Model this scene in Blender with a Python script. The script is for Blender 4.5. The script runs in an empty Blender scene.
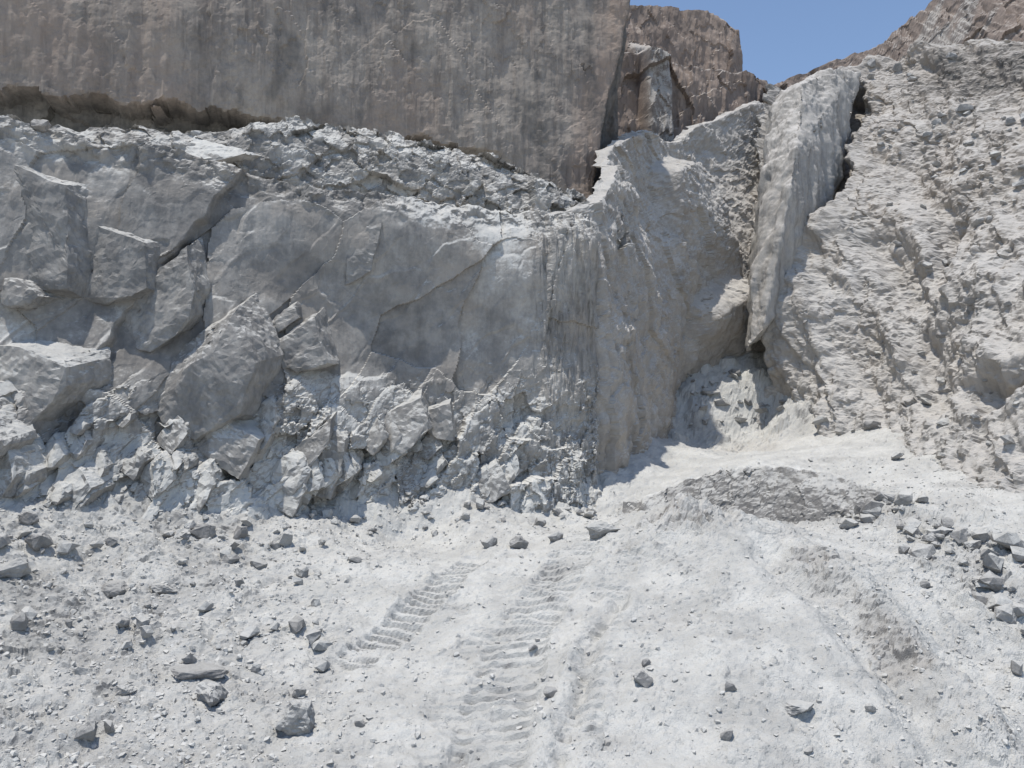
import bpy, bmesh, math, random
import numpy as np
from mathutils import Vector, Matrix
from mathutils.bvhtree import BVHTree

# ------------------------------------------------------------------ camera, sky, sun
scene = bpy.context.scene
CAM = Vector((0.0, 0.0, 3.6))
F_PX, CX, CY = 768.0, 512.0, 384.0
PITCH = math.atan(16.0 / 768.0)
cam_data = bpy.data.cameras.new('camera')
cam = bpy.data.objects.new('camera', cam_data)
scene.collection.objects.link(cam)
cam.location = CAM
cam.rotation_euler = (math.pi / 2 + PITCH, 0, 0)
cam_data.sensor_width = 36.0
cam_data.lens = 27.0
cam_data.clip_start = 0.1
cam_data.clip_end = 2000.0
scene.camera = cam

SUN = Vector((-0.165, -0.085, 0.97)).normalized()
world = bpy.data.worlds.new('World')
scene.world = world
world.use_nodes = True
wn = world.node_tree
bg = wn.nodes['Background']
sky_tex = wn.nodes.new('ShaderNodeTexSky')
sky_tex.sky_type = 'NISHITA'
sky_tex.sun_disc = False
sky_tex.sun_elevation = math.asin(SUN.z)
sky_tex.sun_rotation = math.atan2(SUN.x, SUN.y)
sky_tex.altitude = 900
sky_tex.air_density = 1.0
sky_tex.dust_density = 1.0
sky_tex.ozone_density = 1.0
wn.links.new(sky_tex.outputs[0], bg.inputs[0])
bg.inputs[1].default_value = 0.15
sun_data = bpy.data.lights.new('sun', 'SUN')
sun_data.energy = 3.6
sun_data.angle = math.radians(0.6)
sun_data.color = (1.0, 0.95, 0.875)
sun = bpy.data.objects.new('sun', sun_data)
scene.collection.objects.link(sun)
sun.rotation_euler = (-SUN).to_track_quat('-Z', 'Y').to_euler()
sun.location = SUN * 120

scene.view_settings.view_transform = 'Standard'
scene.view_settings.look = 'None'
scene.view_settings.exposure = 0.12
scene.view_settings.gamma = 1.0
scene.view_settings.use_curve_mapping = False
scene.cycles.max_bounces = 6
scene.cycles.diffuse_bounces = 4

C = scene.collection
rnd = random.Random(7)

# ------------------------------------------------------------------ helpers
def P(px, py, d):
    """world point at forward distance d (metres along +Y) seen in direction (px, py)"""
    a, b = (px - CX) / F_PX, (CY - py) / F_PX
    c, s = math.cos(PITCH), math.sin(PITCH)
    dy, dz = c - b * s, s + b * c
    t = d / dy
    return Vector((CAM.x + a * t, CAM.y + d, CAM.z + dz * t))

def ray(px, py):
    return (P(px, py, 10.0) - CAM).normalized()

U32 = np.uint32
def hsh(ix, iy, seed):
    with np.errstate(over='ignore'):
        h = ix.astype(np.int64).astype(U32) * U32(374761393) + iy.astype(np.int64).astype(U32) * U32(668265263) + U32((seed * 362437 + 12345) & 0xffffffff)
        h = (h ^ (h >> U32(13))) * U32(1274126177)
        h = (h ^ (h >> U32(15))) * U32(2246822519)
        h = h ^ (h >> U32(16))
    return h
def f01(h, k=0):
    with np.errstate(over='ignore'):
        g = (h + U32((k * 2654435761) & 0xffffffff)) * U32(1597334677)
        g = g ^ (g >> U32(15))
    return (g & U32(0xffffff)).astype(np.float64) / 16777216.0

_ang = np.arange(256) / 256.0 * 2 * np.pi
GX, GY = np.cos(_ang) * 1.5, np.sin(_ang) * 1.5
def perlin(x, y, seed=0):
    x0, y0 = np.floor(x), np.floor(y)
    fx, fy = x - x0, y - y0
    ix, iy = x0.astype(np.int64), y0.astype(np.int64)
    u, v = fx * fx * fx * (fx * (fx * 6 - 15) + 10), fy * fy * fy * (fy * (fy * 6 - 15) + 10)
    def g(dx, dy):
        h = hsh(ix + dx, iy + dy, seed) & U32(255)
        return GX[h] * (fx - dx) + GY[h] * (fy - dy)
    a, b, c, d = g(0, 0), g(1, 0), g(0, 1), g(1, 1)
    return (a + u * (b - a)) + v * ((c + u * (d - c)) - (a + u * (b - a)))
def fbm(x, y, octv=4, seed=0, gain=0.5, lac=2.03, ridged=False):
    t, a, s = 0.0, 1.0, 0.0
    for o in range(octv):
        n = perlin(x, y, seed + o * 17)
        if ridged: n = 0.5 - np.abs(n) * 1.6
        t = t + a * n; s += a
        x, y, a = x * lac + 13.7, y * lac + 7.1, a * gain
    return t / s * 1.3
def facet(x, y, scale, aniso=1.0, rot=0.0, seed=0, step=1.0, tilt=1.0, warp=0.25, jit=0.95):
    """broken-rock relief: every fracture cell carries its own tilted plane. returns height, cell random, edge distance"""
    c, s = math.cos(rot), math.sin(rot)
    p, q = (x * c + y * s) / scale, (-x * s + y * c) / (scale * aniso)
    if warp:
        wx, wy = fbm(p * 1.3, q * 1.3, 3, seed + 91), fbm(p * 1.3 + 31, q * 1.3, 3, seed + 92)
        p, q = p + warp * wx, q + warp * wy
    ip, iq = np.floor(p).astype(np.int64), np.floor(q).astype(np.int64)
    b1 = np.full(p.shape, 9e9); b2 = np.full(p.shape, 9e9)
    hh = np.zeros(p.shape, U32); ddx = np.zeros(p.shape); ddy = np.zeros(p.shape)
    for i in (-1, 0, 1):
        for j in (-1, 0, 1):
            h = hsh(ip + i, iq + j, seed)
            dx = p - (ip + i + 0.5 + jit * (f01(h, 1) - 0.5)); dy = q - (iq + j + 0.5 + jit * (f01(h, 2) - 0.5))
            d = dx * dx + dy * dy
            near = d < b1
            b2 = np.where(near, b1, np.minimum(b2, d)); b1 = np.where(near, d, b1)
            hh = np.where(near, h, hh); ddx = np.where(near, dx, ddx); ddy = np.where(near, dy, ddy)
    val = (f01(hh, 3) - 0.5) * step + ((f01(hh, 4) - 0.5) * ddx + (f01(hh, 5) - 0.5) * ddy) * tilt
    return val, f01(hh, 6), np.sqrt(b2) - np.sqrt(b1)
def rubble(x, y, scale, density, seed, flat=0.5, rmin=0.18, rmax=0.5):
    """angular stones half sunk in the surface; returns height in units of metres"""
    p, q = x / scale, y / scale
    ip, iq = np.floor(p).astype(np.int64), np.floor(q).astype(np.int64)
    out = np.zeros(p.shape)
    dens = density
    for i in (-1, 0, 1):
        for j in (-1, 0, 1):
            h = hsh(ip + i, iq + j, seed)
            dx = p - (ip + i + f01(h, 1)); dy = q - (iq + j + f01(h, 2))
            r = rmin + (rmax - rmin) * f01(h, 3) ** 2.2
            a = f01(h, 4) * 6.283
            ca, sa = np.cos(a), np.sin(a)
            e = 0.55 + 0.45 * f01(h, 5)
            lx, ly = (dx * ca + dy * sa), (-dx * sa + dy * ca) / e
            dist = np.maximum(np.maximum(np.abs(lx), np.abs(ly)), 0.74 * (np.abs(lx) + np.abs(ly)))
            top = r * flat * (0.6 + 0.6 * f01(h, 7)) + (f01(h, 8) - 0.5) * 1.0 * lx + (f01(h, 9) - 0.5) * 1.0 * ly
            hgt = np.minimum(top, (r - dist) * 2.6)
            hgt = np.where(f01(h, 6) < dens, hgt, 0.0)
            out = np.maximum(out, hgt)
    return out * scale
def h3(ix, iy, iz, seed):
    with np.errstate(over='ignore'):
        return hsh(ix + iz * 7919, iy - iz * 104729, seed)
def perlin3(x, y, z, seed):
    x0, y0, z0 = np.floor(x), np.floor(y), np.floor(z)
    fx, fy, fz = x - x0, y - y0, z - z0
    ix, iy, iz = x0.astype(np.int64), y0.astype(np.int64), z0.astype(np.int64)
    s = lambda t: t * t * t * (t * (t * 6 - 15) + 10)
    u, v, w = s(fx), s(fy), s(fz)
    out = 0.0
    for a in (0, 1):
        for b in (0, 1):
            for c in (0, 1):
                h = h3(ix + a, iy + b, iz + c, seed)
                i1, i2 = h & U32(255), (h >> U32(9)) & U32(255)
                g = GX[i1] * (fx - a) + GY[i1] * (fy - b) + GX[i2] * (fz - c)
                out = out + g * (u if a else 1 - u) * (v if b else 1 - v) * (w if c else 1 - w)
    return out
def facet3(x, y, z, seed):
    x, y, z = (q - 0.5 for q in (x, y, z))
    ix, iy, iz = (np.floor(q).astype(np.int64) for q in (x, y, z))
    best = np.full(x.shape, 9e9); val = np.zeros(x.shape)
    for a in (0, 1):
        for b in (0, 1):
            for c in (0, 1):
                h = h3(ix + a, iy + b, iz + c, seed)
                dx, dy, dz = x - ix - a - 0.7 * (f01(h, 1) - 0.5), y - iy - b - 0.7 * (f01(h, 2) - 0.5), z - iz - c - 0.7 * (f01(h, 3) - 0.5)
                d = dx * dx + dy * dy + dz * dz
                pl = (f01(h, 4) - 0.5) * 0.8 + (f01(h, 5) - 0.5) * 1.3 * dx + (f01(h, 6) - 0.5) * 1.3 * dy + (f01(h, 7) - 0.5) * 1.3 * dz
                n = d < best
                best = np.where(n, d, best); val = np.where(n, pl, val)
    return val
def refine(X, Y, Z, fine):
    pa, fa, sc, seed = fine
    du = np.stack([np.gradient(q, axis=1) for q in (X, Y, Z)], -1); dv = np.stack([np.gradient(q, axis=0) for q in (X, Y, Z)], -1)
    n = np.cross(du, dv); n /= np.linalg.norm(n, axis=2, keepdims=True) + 1e-9
    x, y, z = X / sc, Y / sc, Z / sc
    m = 0.25 + 0.75 * sst(-0.12, 0.30, perlin3(X / 1.7, Y / 1.7, Z / 1.7, seed + 7) + 0.4 * perlin3(X / 0.6, Y / 0.6, Z / 0.6, seed + 8))
    fa = fa * m
    w = perlin3(x * 0.9, y * 0.9, z * 0.9, seed)
    d = fa * sc * (facet3(x + 0.25 * w, y - 0.25 * w, z + 0.2 * w, seed + 1) * 0.8 + facet3(x * 2.3, y * 2.3, z * 2.3, seed + 2) * 0.4)
    d = d + pa * sc * (w * 0.5 + perlin3(x * 2.6, y * 2.6, z * 2.6, seed + 3) * 0.22)
    return X + n[..., 0] * d, Y + n[..., 1] * d, Z + n[..., 2] * d
def sst(a, b, x):
    t = np.clip((x - a) / (b - a), 0, 1)
    return t * t * (3 - 2 * t)
def poly_dist(x, y, pts):
    """distance, arc length and signed side to a polyline"""
    best = np.full(x.shape, 9e9); sl = np.zeros(x.shape); sd = np.zeros(x.shape); acc = 0.0
    for (ax, ay), (bx, by) in zip(pts[:-1], pts[1:]):
        ex, ey = bx - ax, by - ay
        L = math.hypot(ex, ey) + 1e-9
        t = np.clip(((x - ax) * ex + (y - ay) * ey) / (L * L), 0, 1)
        qx, qy = x - ax - t * ex, y - ay - t * ey
        d = np.hypot(qx, qy)
        n = d < best
        best = np.where(n, d, best); sl = np.where(n, acc + t * L, sl)
        sd = np.where(n, (ex * (y - ay) - ey * (x - ax)) / L, sd)
        acc += L
    return best, sl, sd
class TPS:
    def __init__(s, pts, lam=0.02):
        s.p = np.array([(a, b) for a, b, _ in pts]); z = np.array([c for _, _, c in pts])
        n = len(pts); K = s.k(s.p) + np.eye(n) * lam
        Q = np.c_[np.ones(n), s.p]
        A = np.block([[K, Q], [Q.T, np.zeros((3, 3))]])
        s.w = np.linalg.solve(A, np.r_[z, 0, 0, 0])
    def k(s, q):
        r2 = ((q[:, None, :] - s.p[None]) ** 2).sum(2)
        return 0.5 * r2 * np.log(r2 + 1e-12)
    def __call__(s, u, v):
        q = np.c_[u.ravel(), v.ravel()]; out = np.empty(len(q)); n = len(s.p)
        for i in range(0, len(q), 40000):
            c = q[i:i + 40000]
            out[i:i + 40000] = s.k(c) @ s.w[:n] + s.w[n] + c @ s.w[n + 1:]
        return out.reshape(u.shape)

def grid_mesh(name, X, Y, Z, mat, zone=None, smooth=False):
    nv, nu = X.shape
    co = np.stack([X, Y, Z], -1).reshape(-1, 3).astype(np.float32)
    i = np.arange(nv * nu).reshape(nv, nu)
    quads = np.stack([i[:-1, :-1], i[:-1, 1:], i[1:, 1:], i[1:, :-1]], -1).reshape(-1, 4)
    me = bpy.data.meshes.new(name)
    me.vertices.add(len(co)); me.vertices.foreach_set('co', co.ravel())
    me.loops.add(quads.size); me.loops.foreach_set('vertex_index', quads.ravel().astype(np.int32))
    me.polygons.add(len(quads)); me.polygons.foreach_set('loop_start', np.arange(0, quads.size, 4, dtype=np.int32))
    me.update(calc_edges=True)
    me.polygons.foreach_set('use_smooth', np.full(len(quads), smooth))
    if zone is not None:
        at = me.attributes.new('zone', 'FLOAT_COLOR', 'POINT')
        zz = np.ones((nv * nu, 4), np.float32)
        for k in range(3): zz[:, k] = np.clip(np.broadcast_to(zone[k], X.shape).ravel(), 0, 1)
        at.data.foreach_set('color', zz.ravel())
    me.materials.append(mat)
    o = bpy.data.objects.new(name, me)
    C.objects.link(o)
    o['_bvh'] = 0
    del o['_bvh']
    BV[name] = BVHTree.FromPolygons([tuple(v) for v in co[:].tolist()], quads.tolist()) if name in WANT_BVH else None
    return o
BV = {}
WANT_BVH = {'quarry_floor', 'lower_cliff', 'right_slope', 'bench_tier', 'inner_cliff'}

class Sheet:
    """world-space relief over a plane: origin O, axes U (along), V (up the face), N (out of the face)"""
    def __init__(s, O, U, V, ctrl, lam=0.03):
        s.O, s.U, s.V = Vector(O), Vector(U).normalized(), Vector(V).normalized()
        s.N = s.U.cross(s.V).normalized()
        s.tps = TPS([s.uvh(P(*c[:3]) if len(c) == 3 else Vector(c[:3])) for c in ctrl], lam)
    def uvh(s, p):
        q = p - s.O
        return (q.dot(s.U), q.dot(s.V), q.dot(s.N))
    def uv(s, *c): return s.uvh(P(*c))[:2]
    def line(s, *cs): return [s.uv(*c) for c in cs]
    def build(s, name, u0, u1, v0, ext, step, detail, mat, fold, foldk=2.0, fine=None):
        us = np.arange(u0, u1, step)
        nv = int((fold(us).max() + ext - v0) / step)
        u, t = np.meshgrid(us, np.linspace(0, 1, nv))
        vt = fold(u)
        v = v0 + t * (vt + ext - v0)
        if True:
            over = np.maximum(v - vt, 0); ve = np.minimum(v, vt)
        h = s.tps(u, ve)
        dh, zone, du, dv, *msk = detail(u, v, ve, over)
        if msk and fine: fine = (fine[0] * msk[0], fine[1] * msk[0]) + tuple(fine[2:])
        h = h + dh - over * foldk
        ve = ve + over * 0.12 + dv; uu = u + du
        X = s.O.x + uu * s.U.x + ve * s.V.x + h * s.N.x
        Y = s.O.y + uu * s.U.y + ve * s.V.y + h * s.N.y
        Z = s.O.z + uu * s.U.z + ve * s.V.z + h * s.N.z
        if fine: X, Y, Z = refine(X, Y, Z, fine)
        return grid_mesh(name, X, Y, Z, mat, zone)
def curve(pts):
    """piecewise linear function through (u, v) pairs"""
    pts = sorted(pts)
    a, b = [p[0] for p in pts], [p[1] for p in pts]
    return lambda u: np.interp(u, a, b)

# ------------------------------------------------------------------ materials
def rock_material(name, dark, light, dust, brown, dust_lo=0.30, dust_hi=0.62, streak=0.35, scale=1.0, bump=0.5, dustmax=1.0, gdark=0.62, patch=0.35):
    m = bpy.data.materials.new(name); m.use_nodes = True
    nt = m.node_tree; N, L = nt.nodes, nt.links
    bs = N['Principled BSDF']
    bs.inputs['Roughness'].default_value = 0.93
    bs.inputs['Specular IOR Level'].default_value = 0.15
    def node(t, **k):
        n = N.new(t)
        for a, b in k.items(): setattr(n, a, b)
        return n
    def math_(op, a, b=None, c=None):
        n = node('ShaderNodeMath', operation=op)
        for i, x in enumerate((a, b, c)):
            if x is None: continue
            if isinstance(x, (int, float)): n.inputs[i].default_value = x
            else: L.new(x, n.inputs[i])
        return n.outputs[0]
    def mix(f, a, b):
        n = node('ShaderNodeMix', data_type='RGBA')
        for i, x in ((0, f), (6, a), (7, b)):
            if isinstance(x, (int, float)): n.inputs[i].default_value = x
            elif isinstance(x, tuple): n.inputs[i].default_value = x + (1,)
            else: L.new(x, n.inputs[i])
        return n.outputs[2]
    def maprange(x, a, b, c=0.0, d=1.0):
        n = node('ShaderNodeMapRange', interpolation_type='SMOOTHSTEP')
        L.new(x, n.inputs[0])
        for i, q in enumerate((a, b, c, d)): n.inputs[i + 1].default_value = q
        return n.outputs[0]
    geo = node('ShaderNodeNewGeometry')
    tc = node('ShaderNodeTexCoord')
    def noise(sc, det=6, stretch=None, rough=0.6, off=0.0):
        mp = node('ShaderNodeMapping')
        L.new(geo.outputs['Position'], mp.inputs[0])
        mp.inputs['Location'].default_value = (off, off * 1.7, off * 0.6)
        if stretch: mp.inputs['Scale'].default_value = stretch
        n = node('ShaderNodeTexNoise')
        n.inputs['Scale'].default_value = sc * scale; n.inputs['Detail'].default_value = det
        n.inputs['Roughness'].default_value = rough
        L.new(mp.outputs[0], n.inputs['Vector'])
        return n.outputs[0]
    at = node('ShaderNodeAttribute', attribute_name='zone')
    sep = node('ShaderNodeSeparateColor'); L.new(at.outputs['Color'], sep.inputs[0])
    zr, zg, zb = sep.outputs
    n1, n2, n3 = noise(0.55, 7), noise(3.0, 7, off=9), noise(14, 5, off=4)
    st = noise(2.6, 6, stretch=(1, 1, 0.10), off=2)
    st2 = noise(9.0, 5, stretch=(1, 1, 0.07), off=5)
    t = math_('ADD', math_('MULTIPLY', n1, 0.5), math_('MULTIPLY', n2, 0.3))
    t = math_('ADD', t, math_('MULTIPLY', n3, 0.2))
    col = mix(maprange(t, 0.36, 0.64), dark, light)
    sk = math_('MULTIPLY', maprange(math_('ADD', math_('MULTIPLY', st, 0.6), math_('MULTIPLY', st2, 0.4)), 0.44, 0.64), streak)
    col = mix(sk, col, tuple(0.55 * x for x in dark))
    sk2 = math_('MULTIPLY', maprange(st2, 0.55, 0.70), streak * 0.8)
    col = mix(sk2, col, tuple(min(1, 1.12 * x) for x in light))
    # zone: r = brown / rusty stone, g = bare dark stone, also shade painted into recesses, b = caked dust
    col = mix(math_('MULTIPLY', zr, maprange(n2, 0.25, 0.6, 0.55, 1.0)), col, brown)
    col = mix(math_('MULTIPLY', zg, maprange(n2, 0.3, 0.65, 1.0, 0.6)), col, tuple(gdark * x for x in dark))
    sp = node('ShaderNodeSeparateXYZ'); L.new(geo.outputs['Normal'], sp.inputs[0])
    nz = math_('ADD', sp.outputs[2], math_('MULTIPLY', math_('SUBTRACT', n3, 0.5), 0.55))
    nz = math_('ADD', nz, math_('MULTIPLY', math_('SUBTRACT', n2, 0.5), patch))
    nz = math_('ADD', nz, math_('MULTIPLY', math_('SUBTRACT', n1, 0.5), patch * 0.6))
    nz = math_('ADD', nz, math_('MULTIPLY', zb, 0.55))
    nz = math_('SUBTRACT', nz, math_('MULTIPLY', zg, 0.30))
    df = math_('MULTIPLY', maprange(nz, dust_lo, dust_hi), math_('SUBTRACT', dustmax, math_('MULTIPLY', zg, 0.45)))
    dcol = mix(maprange(noise(1.3, 8, off=3, rough=0.7), 0.35, 0.66), tuple(0.80 * x for x in dust), dust)
    dcol = mix(maprange(noise(26, 4, off=6, rough=0.7), 0.52, 0.72, 0, 0.35), dcol, tuple(0.55 * x for x in dust))
    dcol = mix(math_('MULTIPLY', zr, 0.5), dcol, tuple(0.5 * (a + b) for a, b in zip(brown, dust)))
    col = mix(df, col, dcol)
    col = mix(maprange(noise(60, 3, off=11, rough=0.8), 0.55, 0.75, 0, 0.30), col, tuple(0.45 * x for x in light))
    L.new(col, bs.inputs['Base Color'])
    b1 = node('ShaderNodeBump'); b1.inputs['Strength'].default_value = bump; b1.inputs['Distance'].default_value = 0.08
    hsum = math_('ADD', math_('MULTIPLY', noise(9, 8, off=1, rough=0.7), 0.7), math_('MULTIPLY', noise(45, 5, off=8, rough=0.7), 0.3))
    L.new(hsum, b1.inputs['Height']); L.new(b1.outputs[0], bs.inputs['Normal'])
    return m

DUST = (0.62, 0.615, 0.582)
M_floor = rock_material('pale_quarry_dust', (0.29, 0.285, 0.275), (0.50, 0.49, 0.465), DUST, (0.42, 0.375, 0.325), 0.10, 0.55, 0.0, 1.0, 0.8)
M_low = rock_material('grey_cliff_stone', (0.255, 0.247, 0.235), (0.53, 0.508, 0.47), DUST, (0.42, 0.37, 0.315), 0.28, 0.62, 0.30, patch=0.85)
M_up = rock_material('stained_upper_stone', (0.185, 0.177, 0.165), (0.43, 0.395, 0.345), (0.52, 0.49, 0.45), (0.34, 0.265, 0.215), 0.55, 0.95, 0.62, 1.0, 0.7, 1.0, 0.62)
M_right = rock_material('crumbly_slope_stone', (0.31, 0.293, 0.27), (0.50, 0.475, 0.44), (0.585, 0.565, 0.53), (0.40, 0.352, 0.30), 0.05, 0.70, 0.10, 1.0, 0.8, 1.0, 0.45)
M_far = rock_material('brown_far_stone', (0.17, 0.145, 0.13), (0.34, 0.30, 0.265), (0.46, 0.43, 0.39), (0.31, 0.24, 0.195), 0.4, 0.8, 0.35)

def structure(o, label, cat='terrain'):
    o['kind'] = 'structure'; o['label'] = label; o['category'] = cat
    return o

# ------------------------------------------------------------------ quarry floor
gc = [(-300,768,6.2),(0,768,7),(250,768,7.3),(512,768,7.5),(700,768,7.4),(850,768,7.7),(1024,768,8.3),(1300,768,8.5),
 (0,690,8.3),(0,640,9.2),(200,640,10),(370,640,10.5),(520,640,10.3),(640,640,9.8),(760,640,9.5),(860,640,9.8),(700,700,8.5),(450,700,8.8),(200,700,8.6),
 (450,575,12.4),(570,575,12.2),(200,580,11.6),(0,560,10.8),(590,532,15.5),(480,530,15.5),(300,535,14),(150,530,13),(0,515,11.8),
 (-250,560,8.5),(-250,520,9.5),
 (690,504,14),(640,533,13.2),(765,530,13.3),(820,562,12.2),(870,595,11),(930,672,9.5),(700,600,10.8),(720,560,12),
 (740,518,17),(680,506,17.4),(830,518,16.2),(740,471,18.6),(680,481,18.8),(840,477,18.0),
 (800,450,21),(900,470,18),(980,495,15.5),(700,455,21.5),(670,472,20.5),(640,490,18.8),
 (900,500,15.5),(960,560,12.5),(1010,620,11),(955,690,9.7),(1020,725,9),(885,545,13.6),(1150,560,12),(1300,600,10),
 (690,432,26),(760,427,26),(830,426,23.5),(900,446,20),(1024,490,16),(1200,540,12.5),
 (60,500,12.75),(150,505,13.7),(300,503,15.35),(400,492,16.6),(480,492,17.25),(545,496,17.8),
 (605,475,19.2),(632,445,21.6),(655,437,23.6),(705,402,26.6),(740,372,27.6),(765,385,26.8),(790,405,25.4),(720,380,27.2),
 (520,512,17.5),(400,517,16.3),(250,515,14.5),(590,503,18.3)]
floor_tps = TPS([tuple(P(*c)) for c in gc] + [(-20,22,2.5),(0,40,2.6),(20,45,3),(-20,4,0.4),(-6,2.5,0.0),(0,3,0.0),(8,3,-0.1),(20,4,0.2),(30,20,2.0)], 0.01)
dg = lambda py: np.interp(py, [530, 575, 640, 700, 768, 800], [15.5, 12.35, 10.4, 8.75, 7.5, 7.0])
def gxy(*pp):
    r = []
    for px, py in pp:
        d = float(dg(py)); p = P(px, py, d); r.append((p.x, p.y))
    return r
tracks = [  # polyline, width, pitch, strength, berm
    (gxy((352,660),(392,630),(425,600),(475,560)), 0.60, 0.21, 1.0),
    (gxy((478,800),(500,700),(520,640),(552,595),(590,548),(600,540)), 0.82, 0.21, 0.72),
    (gxy((575,740),(592,680),(610,620),(625,570)), 0.50, 0.20, 0.55),
    (gxy((330,800),(380,720),(430,660),(470,610)), 0.45, 0.20, 0.25),
    (gxy((440,780),(452,700),(480,640),(505,590)), 0.5, 0.20, 0.4),
]
rut = gxy((548,800),(578,720),(592,660),(622,620))
lrub = [P(60,520,12.5), P(-200,560,9), P(230,520,14.2), P(560,520,17)]
def floor_fn(x, y):
    """height and zone of the quarry floor at world x, y"""
    wx = x + 0.25 * fbm(x * 0.9, y * 0.9, 3, 5); wy = y + 0.25 * fbm(x * 0.9 + 40, y * 0.9, 3, 6)
    z = floor_tps(wx, wy)
    # zones
    left = sst(-1.5, -5.0, x + (y - 9) * 0.15)                     # rubble to the left
    basewall, _, _ = poly_dist(x, y, [(p.x, p.y) for p in (P(-200,520,9.5), P(0,505,12.2), P(150,520,13.6), P(300,522,15.2), P(450,522,16.9), P(620,508,18))])
    foot = sst(2.2, 0.3, basewall)
    rdist, _, _ = poly_dist(x, y, [(p.x, p.y) for p in (P(690,495,17.6), P(840,500,16.4), P(920,525,14.2), P(990,590,11.6), P(1060,640,10.5))])
    rslope = sst(1.7, 0.4, rdist)
    mdist, _, mside = poly_dist(x, y, [(p.x, p.y) for p in (P(640,545,12.8), P(690,512,13.8), P(770,526,13.2), P(860,590,11.2), P(930,670,9.6), P(990,760,8.2))])
    flank = sst(1.0, 0.15, mdist)
    sdist, ss_, sside = poly_dist(wx, wy, [(p.x, p.y) for p in (P(800,560,12.1), P(850,600,10.9), P(890,645,9.9), P(930,700,9.1), P(960,760,8.3))])
    scarp = sst(0.9, 0.3, sdist)
    z = z + 0.24 * scarp * np.tanh(sside / 0.30)
    crown = sst(1.3, 0.2, np.hypot(x - P(690,512,13.8).x, (y - 13.6)))
    z = z + 0.30 * crown * fbm(x / 0.5, y / 0.5, 4, 18, ridged=True)
    ldist, ls, lside = poly_dist(wx, wy, [(p.x, p.y) for p in (P(672,495,17.5), P(740,497,17.3), P(800,499,17.0), P(850,500,16.6))])
    ledge = sst(0.85, 0.35, ldist)
    z = z + 0.0 * ledge * np.tanh((lside + 0.12 * fbm(x / 0.4, y / 0.4, 3, 19)) / 0.24)
    alc = sst(22.5, 24.5, y) * sst(11.5, 9.5, x)
    und = fbm(x / 2.4, y / 2.4, 3, 11)
    z = z + und * 0.10 + fbm(x / 0.8, y / 0.8, 3, 12) * 0.07
    clump = fbm(x / 1.1, y / 1.1, 3, 15)
    dmed = np.clip(0.10 + 0.55 * left + 0.6 * foot + 0.6 * rslope + 0.45 * flank + 0.5 * alc + 0.35 * clump, 0, 0.95)
    dsm = np.clip(0.30 + 0.4 * left + 0.4 * foot + 0.45 * rslope + 0.4 * flank + 0.5 * clump, 0, 1)
    # churned ridges of pushed dirt
    rg = fbm(x / 0.55 + 0.4 * und, y / 0.55, 4, 21, ridged=True)
    z = z + rg * (0.03 + 0.06 * left + 0.06 * flank + 0.05 * rslope)
    fz, fid, fe = facet(x, y, 0.55, 1.6, 0.5, 31, 0.22, 0.9)
    z = z + fz * sst(0.0, 0.25, fe) * (0.05 + 0.25 * rslope + 0.16 * flank + 0.10 * left)
    soft = np.ones(x.shape); gro = np.zeros(x.shape); dep = np.zeros(x.shape)
    for pts, w, pitch, stg in tracks:
        d, s, sd = poly_dist(x, y, pts)
        wob = 0.05 * fbm(x / 0.35, y / 0.35, 2, 44)
        inside = sst(w / 2 + 0.04, w / 2 - 0.05, d + wob)
        keep = sst(-0.38, 0.05, fbm(x / 0.7, y / 0.7, 3, 45 + int(w * 100)) + (stg - 0.6)) * stg
        fr = ((s + 0.05 * sd + 0.018 * fbm(x / 0.5, y / 0.5, 2, 47)) / pitch) % 1.0
        wave = sst(0.0, 0.16, fr) * sst(0.62, 0.44, fr)              # plateau between two grouser cuts
        gro = np.maximum(gro, inside * keep * 0.9) 
        dep = dep - inside * keep * (0.09 * (1 - wave)) - inside * stg * 0.03 + stg * 0.04 * np.exp(-((d - w / 2 - 0.07) / 0.06) ** 2) * sst(-0.3, 0.4, fbm(x / 0.4, y / 0.4, 3, 48))
        soft = soft * (1 - 0.85 * inside * keep)
    rub = rubble(x, y, 0.42, dmed * soft * 0.45, 51) * 0.5 + rubble(x + 3.3, y, 0.20, dmed * soft * 0.7, 52) * 0.6 + rubble(x, y + 5.1, 0.10, dsm * soft, 53) * 0.7
    rub = rub + rubble(x + 4.9, y + 0.3, 0.8, np.clip(0.5 * (left + foot + rslope + 2 * alc) - 0.25, 0, 0.6), 54) * (0.4 + 0.4 * alc)
    z = z + rub + dep
    fine = fbm(x / 0.16, y / 0.16, 3, 61)
    z = z + fine * 0.024 * (0.5 + 0.5 * soft)
    d, s, sd = poly_dist(x, y, rut)
    z = z - 0.10 * np.exp(-(d / 0.10) ** 2) * sst(-0.4, 0.3, fbm(x / 0.5, y / 0.5, 2, 62)) + 0.07 * np.exp(-((d - 0.2) / 0.12) ** 2)
    d, s, sd = poly_dist(x, y, gxy((205,655),(245,610),(272,585)))
    z = z - 0.10 * np.exp(-(d / 0.07) ** 2) * sst(-0.2, 0.3, fbm(x / 0.3, y / 0.3, 2, 63))
    brown = np.clip(0.8 * sst(22.0, 23.5, y) * sst(9.5, 7.5, x) * sst(26.0, 24.5, y), 0, 1) + 0.55 * crown + 0.5 * sst(0.5, 0.1, sdist) * sst(-0.2, 0.4, clump) + 0.30 * sst(0.5, 1.6, x) * sst(0.9, 0.0, mdist) * sst(-0.1, 0.4, clump)
    dark_mask = np.clip(0.55 * sst(0.9, 0.2, rdist) * sst(0.0, 0.5, fid - 0.35) + 0.3 * left * sst(0.75, 1, fid), 0, 1)
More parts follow.
